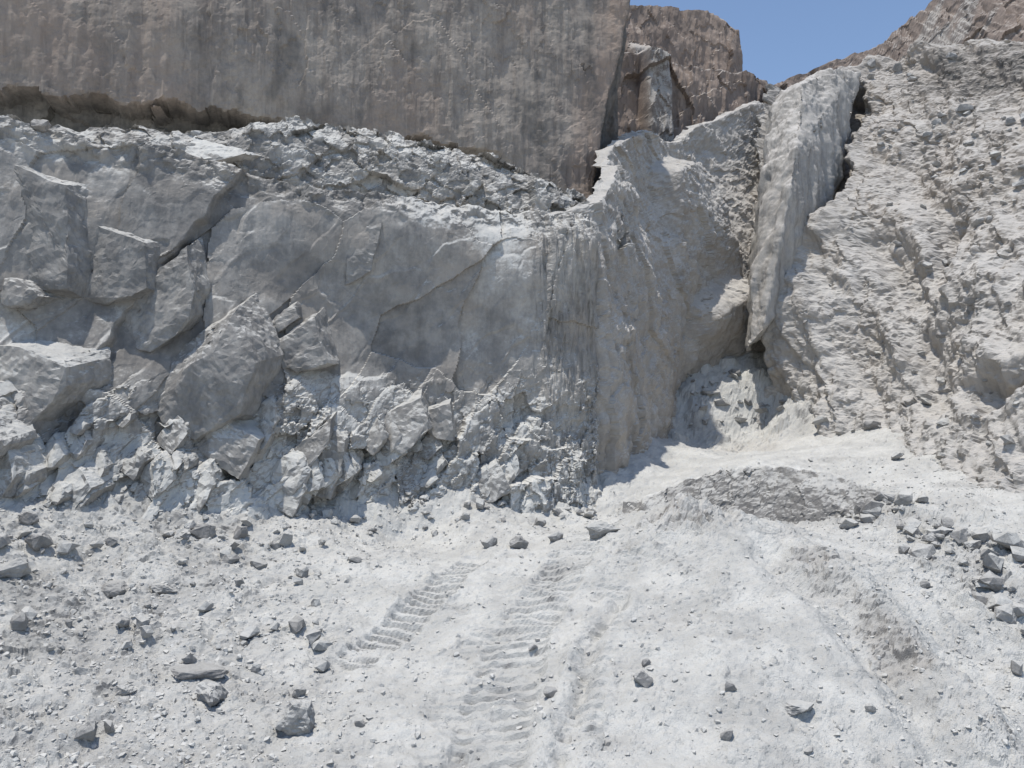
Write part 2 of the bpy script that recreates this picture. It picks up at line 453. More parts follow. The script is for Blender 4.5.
    dark_mask = np.clip(dark_mask + 0.2 * sst(0.5, 0.25, ldist) + 0.45 * sst(0.4, 0.1, sdist) + 0.45 * sst(0.0, 0.45, clump) * (1 - soft * 0.0) + 0.35 * left + 0.30 * sst(0.1, 0.45, fbm(x / 0.35, y / 0.35, 3, 66)) + 0.25 * crown, 0, 1)
    return z, (brown, dark_mask, np.full(x.shape, 0.35) * (1 - dark_mask) * (1 - ledge) * (1 - 0.8 * scarp) * (1 - 0.5 * left)), soft * (1 + 0.4 * scarp + 0.8 * crown + 2.5 * alc + 0.8 * rslope)
rows = np.r_[np.geomspace(2.6, 6.2, 26)[:-1], np.geomspace(6.2, 9.2, 135)[:-1], np.geomspace(9.2, 14, 205)[:-1], np.geomspace(14, 22, 110)[:-1], np.geomspace(22, 29, 90)[:-1], np.geomspace(29, 46, 20)]
tang = np.r_[np.linspace(-1.6, -0.72, 36)[:-1], np.linspace(-0.72, 0.72, 640), np.linspace(0.72, 1.6, 36)[1:]]
T, D = np.meshgrid(tang, rows)
gx, gy = T * D, D
gz, gzone, gsoft = floor_fn(gx, gy)
gx, gy, gz = refine(gx, gy, gz, (0.10 * gsoft, 0.13 * gsoft, 0.14, 16))
floor = structure(grid_mesh('quarry_floor', gx, gy, gz, M_floor, gzone), 'pale dusty quarry floor with track prints, mounds and rubble', 'ground')

def plain(name, x0, x1, y0, y1, z, mat, n=40):
    X, Y = np.meshgrid(np.linspace(x0, x1, n), np.linspace(y0, y1, n))
    Z = z + 0.5 * fbm(X / 14, Y / 14, 3, 3)
    return grid_mesh(name, X, Y, Z, mat, (0 * X, 0 * X, 0.4 + 0 * X))
structure(plain('outer_ground', -260, 260, -260, 260, -1.6, M_floor), 'wide dusty ground spreading out round the quarry floor', 'ground')

# ------------------------------------------------------------------ low ledge below the haul road
Lg = Sheet(P(650, 500, 17.7), P(870, 500, 16.3) - P(650, 500, 17.7), (0, 0, 1), [
 (640,505,17.5),(690,512,17.1),(740,516,16.9),(800,518,16.5),(860,515,16.0),(640,485,18.0),(690,482,17.8),(740,476,17.7),(800,478,17.2),(860,490,16.6),(880,495,16.3),(640,540,17.2),(760,560,16.4),(880,550,15.6)])
lipL = curve([Lg.uv(*c) for c in ((630,500,18),(655,494,17.9),(672,486,17.9),(690,481,17.8),(720,475,17.7),(760,472,17.5),(800,475,17.2),(830,481,16.9),(850,489,16.7),(872,500,16.4),(890,506,16.2))])
def detL(u, v, ve, over):
    f, fid, _ = facet(u, v, 0.6, 1.2, 0.3, 901, 0.9, 0.9, 0.25)
    h = 0.10 * f + 0.06 * fbm(u / 0.35, v / 0.35, 4, 902)
    dv = sst(-0.3, 0.0, v - lipL(u)) * 0.10 * fbm(u / 0.35, v / 0.35, 4, 904) + sst(0, 0.1, over) * (rubble(u, over * 2, 0.3, 0.6 + 0 * u, 905) * 0.6 - 0.25 * over)
    return h, (0 * u, 0.75 + 0.25 * sst(0.3, 0.8, fid) - 1.0 * sst(0, .1, over), 0.0 + 0.5 * sst(0, .1, over)), 0, dv
ledge_o = structure(Lg.build('rock_ledge', -0.6, Lg.uv(885, 505, 16.2)[0], -1.0, 0.8, 0.03, detL, M_low, lipL, 1.8, (0.12, 0.25, 0.22, 17)), 'low grey rock ledge with a knobbly crest below the haul road', 'ledge')

# ------------------------------------------------------------------ lower cliff (left and centre)
A = Sheet((0, 16, 0), (1, 0.30, 0), (0, 0, 1), [
 (-200,520,9.3),(0,505,11.9),(100,515,13),(250,515,14.5),(400,515,16.3),(520,510,17.5),(590,505,18.3),(640,490,19.6),
 (-200,400,10.4),(0,400,12.9),(100,400,13.8),(200,400,14.6),(320,400,16),(450,400,17.4),(520,400,18.0),(590,400,18.5),
 (-200,300,11.5),(0,300,13.6),(100,310,14.6),(200,300,15.2),(300,300,16.5),(450,300,17.8),(590,300,18.7),
 (-200,190,12),(0,200,13.8),(100,200,14.8),(250,200,16.2),(400,200,17.6),(520,220,18.4),(590,215,19),
 (-200,80,12.2),(0,120,14.1),(100,145,15.1),(240,165,16.4),(400,195,17.9),(520,210,18.8),(590,215,19.2),(650,215,20.5),(-200,560,8.9),(100,560,12.4),(300,560,14.6),(590,560,17.8)])
lipA = curve([A.uv(*c) for c in ((-300,60,11.6),(-200,85,12.2),(-60,110,13.5),(0,118,14.1),(40,125,14.5),(100,145,15.1),(170,148,15.8),(215,162,16.2),(240,168,16.4),(300,185,17),(400,197,17.9),(520,210,18.8),(560,214,19),(600,215,19.3),(660,215,20.7))])
jl = A.line((245,168,16.4),(190,238,15.6),(146,292,15),(70,385,13.6),(-20,500,12))
cornerA = A.uv(601, 350, 18.6)[0]
def detA(u, v, ve, over):
    wu = u + 0.15 * fbm(u / 0.9, v / 0.9, 3, 101); wv = v + 0.15 * fbm(u / 0.9 + 9, v / 0.9, 3, 102)
    d, s, side = poly_dist(wu, wv, jl)
    jside = np.sign(-side)
    low = sst(4.6, 2.6, v + 0.5 * fbm(u / 1.5, v / 1.5, 2, 103) - 0.25 * sst(-3, 3, u))      # broken lower half
    leftl = sst(0.5, -2.5, u)                    # left two thirds
    col = sst(cornerA - 1.9, cornerA - 1.3, u)                      # fluted corner on the right
    h = 0.22 * fbm(u / 3.0, v / 3.0, 3, 104)
    big, bid, be = facet(u, v, 1.9, 1.5, -0.75, 105, 0.9, 0.5, 0.12)
    h = h + big * (0.28 + 0.35 * low) * (1 - 0.6 * col)
    h = h + 0.30 * (sst(-0.05, 0.06, -side) - 0.5) * (0.55 + 0.45 * sst(2.0, 3.5, v))
    med, mid, me_ = facet(u + 5, v, 0.75, 1.7, -0.7, 106, 0.9, 1.1, 0.2)
    h = h + med * (0.07 * sst(0.0, 0.16, me_) + 0.42 * low) * (1 - 0.6 * col)
    sm, sid, se = facet(u, v + 3, 0.30, 1.5, -0.6, 107, 0.7, 1.1, 0.3)
    h = h + sm * (0.015 * sst(0.0, 0.2, se) + 0.14 * low + 0.02 * sst(0.0, 0.2, se) * sst(0.2, 0.5, fbm(u / 1.2, v / 1.2, 3, 108)))
    h = h + fbm(u / 0.35, v / 0.7, 4, 109) * (0.02 + 0.05 * low)
    # flutes near the corner
    fl = fbm(u / 0.28 + 0.3 * fbm(u, v / 2, 2, 110), v / 2.6, 4, 111, ridged=True)
    h = h + fl * (0.02 + 0.16 * col)
    mid_c = sst(-1.2, 0.2, u) * (1 - col) * low
    sh, shid, _ = facet(u, v, 0.5, 3.0, -0.35, 112, 0.9, 0.9, 0.25)
    h = h + sh * 0.20 * mid_c
    h = h + rubble(u, v, 0.22, np.clip(low * (0.55 + 0.6 * fbm(u / 0.9, v / 0.9, 3, 113)), 0, 0.9), 114) * 0.6
    # the broken foot spreads forward
    # torn lip
    lip = sst(0.9, 0.0, np.abs(v - lipA(u))) 
    h = h + lip * (0.25 * fbm(u / 0.5, v / 0.5, 4, 115)) - 0.18 * lip * np.abs(fbm(u / 0.8, v / 0.5, 2, 116))
    h = h - 1.3 * sst(cornerA - 0.1, cornerA + 0.8, u + 0.08 * fbm(v / 0.8, u, 3, 117))
    dv = over * 0 + sst(0, 0.25, over) * (0.10 * fbm(u / 0.5, over / 0.4, 4, 118) + rubble(u, over, 0.35, 0.8 + 0 * u, 119) * 0.5)
    dv = dv + lip * 0.10 * fbm(u / 0.4, v / 0.4, 3, 120)
    dark_mask = np.clip(0.55 * sst(0.5, 0.8, bid) + 0.45 * sst(0.55, 0.9, mid) * low + 0.35 * sst(0.6, 0.9, mid) + 0.4 * (jside < 0) * sst(3.4, 4.4, v), 0, 1) * (0.45 + 0.55 * leftl)
    dark_mask = np.clip(dark_mask + 0.35 * sst(0.1, 0.5, fbm(u / 1.2, v / 2, 3, 121)) * mid_c + 0.3 * col * sst(0.0, 0.4, fl), 0, 1)
    cake = np.clip(0.45 * sst(2.9, 1.5, v + 0.4 * fbm(u / 0.8, v / 0.8, 3, 124)) + 0.55 * sst(-3.0, -1.0, u) * sst(4, 5.5, v) * (1 - col) + 0.28 * low + 0.35 * low * sst(-0.1, 0.5, fbm(u / 0.7, v / 0.5, 4, 122)), 0, 1) * (1 - 0.75 * dark_mask)
    brown = (0.15 + 0.5 * sst(0.0, 0.5, fbm(u / 1.6, v / 1.1, 3, 123))) * (1 - low) + 0.3 * sst(0, 0.3, over)
    return h, (brown, dark_mask, cake), 0, dv, np.clip(0.10 + 0.9 * low + 0.5 * lip + 0.25 * col, 0, 1)
ua0, ua1 = A.uv(-260, 300, 11)[0], A.uv(640, 300, 19.5)[0]
cliff = structure(A.build('lower_cliff', ua0, ua1, 0.0, 0.6, 0.028, detA, M_low, lipA, 2.2, (0.12, 0.36, 0.24, 11)), 'pale grey broken lower rock face with slanting slabs', 'cliff')

# ------------------------------------------------------------------ rubble tier on the bench above the lower cliff
Dt = Sheet((0, 19, 9), (1, 0.28, 0), (0, 0, 1), [
 (-200,120,13.3),(0,130,15.3),(100,150,16.4),(280,160,18.2),(430,180,19.6),(560,205,20.4),(620,215,20.9),
 (-200,70,13.6),(0,112,15.6),(100,125,16.7),(280,118,18.7),(430,140,20.2),(560,185,21),(610,200,21.4),
 (-200,190,13.2),(0,190,15.1),(280,210,18),(430,220,19.4),(610,230,20.7)])
lipD = curve([Dt.uv(*c) for c in ((-300,50,12.5),(-200,80,13.6),(0,114,15.6),(60,122,16.2),(100,126,16.7),(140,124,17.1),(190,130,17.7),(225,128,18),(255,116,18.4),(290,114,18.7),(330,122,19.2),(380,128,19.7),(430,140,20.2),(480,150,20.5),(520,163,20.8),(560,183,21),(590,196,21.2),(640,200,21.8))])
def detD(u, v, ve, over):
    big, bid, _ = facet(u, v, 1.1, 0.8, 0.3, 201, 0.9, 0.8, 0.15)
    med, mid, _ = facet(u, v, 0.42, 0.8, 0.2, 202, 0.9, 1.1, 0.2)
    right = sst(-1.0, 1.5, u)
    h = 0.4 * big + med * (0.16 + 0.15 * right) + 0.08 * fbm(u / 0.3, v / 0.3, 4, 203) + rubble(u, v, 0.28, 0.25 + 0.5 * right, 204) * 0.7
    h = h - 0.25 * sst(0.5, 0, lipD(u) - v)
    dv = 0.16 * fbm(u / 0.6, v / 0.6, 4, 205) * sst(-0.5, 0.1, v - lipD(u)) + sst(0, 0.2, over) * (rubble(u, over * 1.5, 0.4, 0.75 + 0 * u, 206) * 0.7 + rubble(u, over * 1.5, 0.2, 0.7 + 0 * u, 207) * 0.7)
    return h, (0.35 * sst(0, 0.4, fbm(u / 1.5, v, 3, 208)), (0.25 + 0.6 * sst(0.4, 0.8, mid)) * (1 - sst(0, .2, over)), 0.25 * sst(0, 0.1, over)), 0, dv
ud0, ud1 = Dt.uv(-240, 100, 13)[0], Dt.uv(618, 200, 21.3)[0]
tier = structure(Dt.build('bench_tier', ud0, ud1, -1.4, 1.0, 0.033, detD, M_low, lipD, 2.2, (0.15, 0.5, 0.26, 12)), 'rubble covered low rock tier along the bench under the upper cliff', 'cliff')

# ------------------------------------------------------------------ upper cliff
E = Sheet((0, 20, 9), (1, 0.26, 0), (0, 0, 1), [
 (-250,100,15.8),(0,100,18),(200,105,19.6),(400,140,21.4),(580,160,22.8),(620,160,23.2),
 (-250,-100,15.9),(0,-50,18.1),(200,0,19.7),(400,0,21.5),(580,0,23.0),(625,0,23.4),(-250,-400,16.1),(100,-400,19),(620,-400,23.8),
 (0,180,17.9),(300,180,20.4),(600,220,22.9)])
edgeE = E.line((596,215,22.8),(608,150,22.9),(618,100,23),(632,50,23.2),(640,0,23.4),(650,-200,23.6))
cuE = curve([(b, a) for a, b in edgeE])
def detE(u, v, ve, over):
    h = 0.30 * fbm(u / 4.5, v / 6, 3, 301) + 0.10 * fbm(u / 1.2, v / 3.5, 4, 302)
    fl = fbm(u / 0.5, v / 5, 4, 303, ridged=True)
    h = h + 0.07 * fl
    f, fid, fe = facet(u, v, 2.4, 2.2, 0.1, 304, 0.5, 0.25, 0.15)
    h = h + 0.14 * f
    sm, sid, _ = facet(u, v, 0.45, 2.5, 0.05, 305, 0.6, 0.6, 0.3)
    h = h + sm * (0.04 + 0.10 * sst(0.1, 0.4, fbm(u / 2.5, v / 4, 2, 306)))
    # undercut along the foot at the left
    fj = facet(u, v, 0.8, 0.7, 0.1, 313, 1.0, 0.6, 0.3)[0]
    foot = sst(2.02, 1.90, v - 0.30 * fbm(u / 1.3, v / 1.2, 5, 307, 0.6) - 0.25 * fj + 0.55 * sst(-4, 3, u)) * sst(1.0, -3.5, u)  # band of dark stone, with the undercut's shade painted into its colour
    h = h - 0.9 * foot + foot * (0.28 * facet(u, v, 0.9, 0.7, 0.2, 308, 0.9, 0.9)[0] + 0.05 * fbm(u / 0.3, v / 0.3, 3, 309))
    ed = u - cuE(v) 
    wob = 0.10 * fbm(v / 0.9, u / 0.9, 4, 310)
    h = h - 2.2 * sst(-0.30, 0.10, ed + wob) - 0.9 * sst(0.5, 0.9, ed + wob)
    brown = 0.32 + 0.30 * sst(0, 0.5, fbm(u / 2.2, v / 5, 3, 311)) + 0.6 * sst(-1.6, -0.7, ed) * sst(0.0, -0.3, ed) + 0.12 * sst(-6, -13, u) 
    dark_mask = np.clip(foot * 0.80 + 0.9 * sst(-0.45, -0.2, ed) + 0.6 * sst(0.15, 0.45, fbm(u / 0.9 + 3, v / 2.2, 4, 312)), 0, 1)  # also darker in the recessed right corner
    return h, (np.clip(brown, 0, 1) * (1 - 0.8 * foot), dark_mask, 0 * u), 0, 0
ue0, ue1 = E.uv(-300, 0, 15.5)[0], E.uv(655, 0, 23.8)[0]
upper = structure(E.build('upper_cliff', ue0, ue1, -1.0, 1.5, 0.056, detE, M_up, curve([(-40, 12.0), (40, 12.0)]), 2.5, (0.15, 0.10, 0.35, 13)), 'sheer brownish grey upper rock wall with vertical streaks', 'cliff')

# ------------------------------------------------------------------ inner cliff: the face turning back from the corner to the alcove
Ud = (P(690, 300, 27) - P(598, 300, 18.8)); Ud.z = 0
B = Sheet(P(598, 480, 18.6), Ud, (0, 0, 1), [
 (597,500,18.5),(630,465,21),(668,432,25),(690,400,27.4),(745,400,28.6),
 (600,400,18.7),(640,400,21.8),(668,400,24.8),(690,380,27.3),
 (600,300,18.9),(640,300,22.1),(672,300,25.2),(705,300,27.5),(745,320,28.8),
 (602,215,19.8),(635,215,23.5),(670,215,26.6),(705,215,29.0),(750,230,30),
 (612,165,21.2),(632,140,24.6),(655,132,27),(690,150,29.9),(745,150,31),(780,110,32),
 (600,560,18.3),(680,500,25),(760,470,28.2)])
lipB = curve([B.uv(*c) for c in ((590,212,18.6),(602,195,20.2),(612,150,22.2),(625,138,24),(650,132,26.6),(668,140,28),(684,142,29.2),(700,126,30),(730,118,30.4),(762,104,31),(800,95,31.6))])
ledB = B.line((672,160,26),(695,150,27.5),(718,152,28.4),(735,160,28.8))
led2 = B.line((690,300,27.2),(712,285,27.6),(742,275,28.6))
uB0 = B.uv(690, 300, 27.2)[0]
def detB(u, v, ve, over):
    h = 0.25 * fbm(u / 3, v / 3, 3, 401) - 1.3 * sst(0.75, -0.25, u)
    f, fid, _ = facet(u, v, 1.6, 1.8, 0.5, 402, 0.9, 0.6, 0.2)
    g, gid, _ = facet(u, v, 0.6, 1.6, 0.5, 403, 0.8, 0.9, 0.25)
    h = h + 0.25 * f + 0.09 * g + 0.07 * fbm(u / 0.45, v / 0.45, 4, 404)
    h = h + 0.10 * fbm(u / 0.4 + v * 0.5, v / 3, 4, 405, ridged=True)
    up = sst(4.5, 7, v)
    h = h + rubble(u, v, 0.3, np.clip(0.3 + 0.3 * up + 0.4 * fbm(u, v, 2, 406), 0, 1), 407) * 0.28
    # hollow of the alcove
    h = h - 0.2 * sst(uB0 - 1.2, uB0 + 0.6, u) * sst(6.4, 5.2, v)
    # ledge tops
    d, s, side = poly_dist(u, v, ledB)
    h = h + 0.9 * sst(0.0, -0.5, v - np.interp(u, [p[0] for p in ledB], [p[1] for p in ledB])) * sst(ledB[0][0] - 0.6, ledB[0][0] + 0.3, u) * sst(ledB[-1][0] + 0.5, ledB[-1][0] - 0.2, u) * sst(-5.5, -1.0, v - ledB[1][1])
    h = h + 1.3 * sst(0.1, -0.9, v - np.interp(u, [p[0] for p in led2], [p[1] for p in led2])) * sst(led2[0][0] - 0.5, led2[0][0] + 0.4, u) * sst(led2[-1][0] + 0.6, led2[-1][0], u) * sst(-4.0, -0.8, v - led2[1][1])
    dv = sst(0, 0.3, over) * (0.18 * fbm(u / 0.7, over / 0.7, 4, 408) + rubble(u, over * 2, 0.4, 0.7 + 0 * u, 409) * 0.7)
    brown = 0.35 + 0.35 * sst(-0.1, 0.4, fbm(u / 1.5, v / 2.5, 3, 410))
    return h, (brown, 0.3 * sst(0.5, 0.9, gid), 0.30 * up + 0.12), 0, dv
inner = structure(B.build('inner_cliff', -0.35, 15.5, -1.2, 0.25, 0.05, detB, M_right, lipB, 1.6, (0.2, 0.20, 0.40, 14)), 'beige grey rock face turning back into the shaded alcove', 'cliff')

# ------------------------------------------------------------------ right slope
Rs = Sheet(P(900, 445, 20), P(1024, 490, 16) - P(760, 425, 26), (0.48, 0.20, 0.86), [
 (690,440,27),(760,430,26),(830,430,23.5),(900,450,20),(1024,495,16),(1200,545,12.5),(1024,560,15),(760,480,25),(900,500,19),
 (755,340,25.8),(775,330,25.2),(850,350,23.9),(950,360,20.2),(1024,380,17.2),
 (757,300,26.2),(785,300,25.4),(850,300,24.6),(950,300,21.6),(1024,300,19),(1200,300,15),
 (757,240,27),(800,230,26.6),(870,200,26.6),(950,200,24.4),(1024,200,22),(1200,200,18),
 (765,160,28.5),(800,140,29),(860,130,29.3),(930,120,28),(1024,110,25.4),(1200,90,21),
 (775,104,30.5),(800,92,31),(840,84,31.5),(880,62,31.5),(905,72,31.2),(960,48,30),(1024,28,28.5),(1200,-10,24),
 (860,40,36),(1024,-20,33)])
lipR = curve([(-16.0, 18.7)] + [Rs.uv(*c) for c in ((930,52,30.6),(960,46,30),(1000,34,29),(1024,28,28.5),(1110,8,26.4),(1250,-20,23))])
pil = Rs.line((792,112,30.2),(784,150,28.8),(770,210,27.4),(760,270,26.6),(752,345,25.7))
rec = Rs.line((846,92,31),(838,140,29.2),(826,190,27.6),(815,232,26.7))
rib2 = Rs.line((870,100,30.6),(862,150,28.6),(850,215,26.8),(838,260,25.9))
ov = Rs.line((1060,360,17.2),(1010,368,17.6),(990,362,18.2))
ov2 = Rs.line((985,225,22.8),(965,265,22.2),(972,290,21.4))
gul = Rs.line((905,250,24.4),(930,330,21.8),(950,400,19.8))
edgeR = Rs.line((745,118,29.4),(752,200,27.6),(748,280,26.4),(742,352,25.8),(690,425,26.6))
rimR = Rs.line((775,98,30.8),(810,87,31.3),(840,79,31.6),(868,66,31.7),(888,56,31.6))
edgeR = edgeR + rimR
def detR(u, v, ve, over):
    wu = u + 0.25 * fbm(u / 1.2, v / 1.2, 3, 501); wv = v + 0.25 * fbm(u / 1.2 + 7, v / 1.2, 3, 502)
    h = 0.75 * fbm(u / 2.4 + 0.25 * v, v / 3.4, 4, 503) + 0.10 * fbm(u / 0.9, v / 0.9, 3, 504, ridged=True)
    f, fid, _ = facet(u, v, 1.3, 1.5, 0.5, 505, 0.9, 0.9, 0.3)
    g, gid, _ = facet(u, v, 0.5, 1.4, 0.4, 506, 0.8, 1.0, 0.3)
    h = h + 0.20 * f + 0.07 * g + 0.12 * fbm(u / 0.5 + 0.5 * v, v / 0.8, 4, 507)
    cl = fbm(u / 1.3, v / 1.3, 3, 508)
    rb = np.clip(0.40 + 0.7 * cl, 0, 0.95)
    h = h + rubble(u, v, 0.75, rb * 0.35, 509) * 0.4 + rubble(u + 4, v, 0.30, rb * 0.6, 510) * 0.5 + rubble(u, v + 2, 0.14, np.clip(rb, 0, 0.8), 511) * 0.6
    d, s, sd = poly_dist(wu, wv, pil)
    pm = sst(1.25, 0.35, d)
    h = h * (1 - 0.8 * pm) + 0.2 * pm + 0.12 * pm * fbm(u / 0.8, v / 1.6, 4, 512)
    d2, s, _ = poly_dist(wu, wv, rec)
    rm = sst(1.2, 0.4, d2)  # recess mask; the rib's shadow is also painted here as darker colour
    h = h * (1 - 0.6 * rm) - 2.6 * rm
    d3, _, _ = poly_dist(wu, wv, rib2)
    h = h + 0.5 * sst(0.8, 0.2, d3)
    d4, _, _ = poly_dist(wu, wv, ov); d5, _, _ = poly_dist(wu, wv, ov2); d6, _, _ = poly_dist(wu, wv, gul)
    h = h - 0.8 * sst(0.7, 0.1, d4)
    h = h - 0.6 * sst(0.6, 0.1, d5) - 0.5 * sst(0.9, 0.1, d6)
    # wall ends at the alcove
    ux = np.interp(v, sorted(p[1] for p in edgeR), [p[0] for p in sorted(edgeR, key=lambda p: p[1])])
    h = h - 2.6 * sst(0.35, -0.7, u - ux + 0.15 * fbm(v / 0.6, u, 3, 513))
    lowv = sst(3.0, 0.5, v)
    h = h - 0.0 * lowv
    dv = sst(0, 0.3, over) * (0.25 * fbm(u / 0.8, over / 0.7, 4, 514) + rubble(u, over * 2, 0.5, 0.7 + 0 * u, 515) * 0.8)
    topr = sst(4.4, 3.2, lipR(u) - v + 0.4 * fbm(u, v, 3, 517)) * sst(-9.0, -7.5, u)  # rim band: brown stone, with the shade under the rim painted in
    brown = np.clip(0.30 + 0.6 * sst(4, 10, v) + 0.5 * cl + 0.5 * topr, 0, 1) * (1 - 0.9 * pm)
    dark_mask = np.clip(0.30 * sst(5, 11, v) * sst(-0.3, 0.3, fbm(u / 2, v / 2, 3, 516)) + 0.65 * rm + 0.35 * sst(0.6, 0.95, gid) * sst(0.0, 0.3, cl) + 0.75 * topr * sst(0.2, 0.6, lipR(u) - v), 0, 1)
    return h, (brown, dark_mask, (0.35 * lowv + 0.04 + 0.15 * pm - 0.25 * sst(4, 10, v)) * (1 - topr)), 0, dv
pR0, pR1 = Rs.uv(700, 300, 29)[0], Rs.uv(1260, 400, 12)[0]
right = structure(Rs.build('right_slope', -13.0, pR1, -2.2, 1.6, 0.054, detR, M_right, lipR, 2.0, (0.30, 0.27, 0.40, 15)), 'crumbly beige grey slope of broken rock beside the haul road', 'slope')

# ------------------------------------------------------------------ far buttress with two tiers
Fb = Sheet((8, 34, 12), (1, 0.15, 0), (0, 0, 1), [
 (600,60,31),(640,60,32),(700,60,33),(740,60,33.6),(760,60,34),(640,-40,33),(740,-40,34.6),(640,140,31.5),(760,140,33.2),(800,100,34.5)])
edF = curve([(b, a) for a, b in Fb.line((802,140,33),(800,100,33.2),(792,82,33.4),(784,68,33.6),(771,55,33.8),(771,30,34),(766,8,34.2),(742,-6,34.4),(715,-20,34.6))])
ledF = Fb.uv(700, 66, 33)[1]
def detF(u, v, ve, over):
    f, fid, _ = facet(u, v, 2.2, 1.2, 0.2, 601, 0.9, 0.6, 0.2)
    g, gid, _ = facet(u, v, 0.7, 1.8, 0.1, 602, 0.8, 0.8, 0.25)
    h = 0.45 * f + 0.16 * g + 0.3 * fbm(u / 2.5, v / 3, 4, 603) + 0.15 * fbm(u / 0.5, v / 2, 4, 604, ridged=True)
    h = h - 1.9 * sst(-0.15, 0.3, v - ledF + 0.25 * fbm(u / 1.2, v, 3, 605))
    ed = u - edF(v) + 0.15 * fbm(v / 0.8, u / 0.8, 3, 606)
    h = h - 0.5 * np.maximum(ed + 1.0, 0) ** 2 - 6 * sst(-0.15, 0.5, ed)
    col = sst(Fb.uv(640,80,31.8)[0] - .2, Fb.uv(645,80,31.8)[0], u) * sst(Fb.uv(668,80,32.3)[0] + .2, Fb.uv(663,80,32.3)[0], u) * sst(1.2, 0.4, v - Fb.uv(655,48,32)[1])
    h = h + 0.9 * col
    led = sst(0.5, 0.1, np.abs(v - ledF))
    return h, (0.75 * (1 - col) + 0 * u, 0.45 * sst(0.5, 0.9, gid) * (1 - col), 0.9 * col + 0.5 * led), 0, 0
but = structure(Fb.build('far_buttress', Fb.uv(585,60,30.5)[0], Fb.uv(800,60,34)[0] + 0.5, -5, 1.0, 0.06, detF, M_far, curve([Fb.uv(*c) for c in ((580,-30,31),(690,-22,33),(735,-12,34),(755,-2,34.2),(770,16,34),(810,56,34))]), 2.0), 'brown two tiered rock buttress standing against the blue sky', 'cliff')

# ------------------------------------------------------------------ far right cliff and distant ridge
G = Sheet((26, 42, 16), (1, -0.25, 0), (0.1, 0.35, 0.93), [
 (840,90,40),(880,60,40.5),(930,60,39.5),(1024,60,37),(1150,60,33),(880,20,42),(960,0,40.5),(1060,-40,38),(1200,-40,33),(820,140,40),(1000,140,36)])
lipG = curve([G.uv(*c) for c in ((780,92,41),(840,72,41),(878,48,41.2),(892,32,41.4),(908,18,41.5),(930,2,41.6),(950,-14,41.5),(1024,-60,40),(1200,-150,36))])
def detG(u, v, ve, over):
    f, fid, _ = facet(u, v, 1.6, 2.0, -0.3, 701, 0.9, 0.8, 0.2)
    g, gid, _ = facet(u, v, 0.6, 2.0, -0.3, 702, 0.8, 0.9, 0.3)
    h = 0.45 * f + 0.18 * g + 0.3 * fbm(u / 1.2 + 0.4 * v, v / 4, 4, 703, ridged=True)
    pale = sst(0.05, 0.30, fbm(u / 1.6 - v * 0.35, v / 9, 3, 704))
    dv = 0.2 * fbm(u / 0.8, v / 0.8, 4, 705)
    return h, (0.7 * (1 - pale), 0.5 * (1 - pale) * sst(0.3, 0.9, gid), 0.5 * pale), 0, dv
structure(G.build('far_right_cliff', G.uv(800,60,41)[0], G.uv(1260,60,31)[0], -5, 1.5, 0.08, detG, M_far, lipG, 2.0), 'dark brown cliff with pale chutes above the right slope', 'cliff')
H = Sheet((20, 62, 26), (1, 0.2, 0), (0, 0.3, 0.95), [(740,100,58),(800,100,59),(900,100,62),(740,60,60),(820,60,61),(920,40,64),(700,160,57),(920,160,61)])
lipH = curve([H.uv(*c) for c in ((700,130,58),(760,92,59),(781,84,60),(820,72,61),(862,54,62),(880,49,62.5),(960,20,64))])
def detH(u, v, ve, over):
    h = 0.8 * facet(u, v, 2.2, 1.5, -0.3, 801, 0.9, 0.8)[0] + 0.5 * fbm(u / 2, v / 2, 4, 802)
    return h, (0.9 + 0 * u, 0.45 + 0 * u, 0 * u), 0, 0.12 * fbm(u / 1.2, v / 1.2, 3, 803)
structure(H.build('distant_ridge', H.uv(700,100,58)[0], H.uv(960,100,63)[0], -8, 1.5, 0.16, detH, M_far, lipH, 2.0), 'low dark brown ridge closing the gap under the sky', 'hill')

# ------------------------------------------------------------------ slabs standing out of the lower cliff
def cast(px, py, names):
    best = None
    for n in names:
        hit = BV[n].ray_cast(CAM, ray(px, py))
        if hit[0] is not None and (best is None or hit[3] < best[3]): best = hit
    return best
from mathutils import noise as mn
def chunk_mesh(name, pts, mat, size, cuts=2, rough=0.02, seed=0, zone=(0.0, 0.4, 0.0), groove=0.0):
    """an angular block: hull of the points, cut finer and roughened"""
    bm = bmesh.new()
    for p in pts: bm.verts.new(p)
    r = bmesh.ops.convex_hull(bm, input=bm.verts)
    bmesh.ops.delete(bm, geom=list({g for g in r['geom_interior'] if isinstance(g, bmesh.types.BMVert)}), context='VERTS')
    for _ in range(8):
        long = [e for e in bm.edges if e.calc_length() > size]
        if not long: break
        bmesh.ops.subdivide_edges(bm, edges=long, cuts=1)
        bmesh.ops.triangulate(bm, faces=bm.faces[:])
    bmesh.ops.recalc_face_normals(bm, faces=bm.faces[:])
    bm.normal_update()
    off = Vector((seed * 3.1, seed * 1.7, seed * 0.9))
    mv = []
    for v in bm.verts:
        p = v.co + off
        n = max(-1.2, min(1.2, mn.fractal(p * 2.2, 0.6, 2.1, 4))) * rough + max(-1, min(1, mn.fractal(p * 9, 0.7, 2.1, 3))) * rough * 0.35 - rough * 1.4 * max(0, mn.noise(p * 1.7))
        if groove: n += groove * (mn.fractal(Vector((p.x * 1.5, p.y * 1.5, p.z * 0.22)), 0.7, 2.1, 4) + 0.5 * mn.noise(p * 0.8))
        mv.append((v, v.normal * n))
    for v, d in mv: v.co += d
    me = bpy.data.meshes.new(name); bm.to_mesh(me); bm.free()
    at = me.attributes.new('zone', 'FLOAT_COLOR', 'POINT')
    at.data.foreach_set('color', np.tile(np.array(zone + (1.0,), np.float32), len(me.vertices)))
    me.materials.append(mat)
    return me
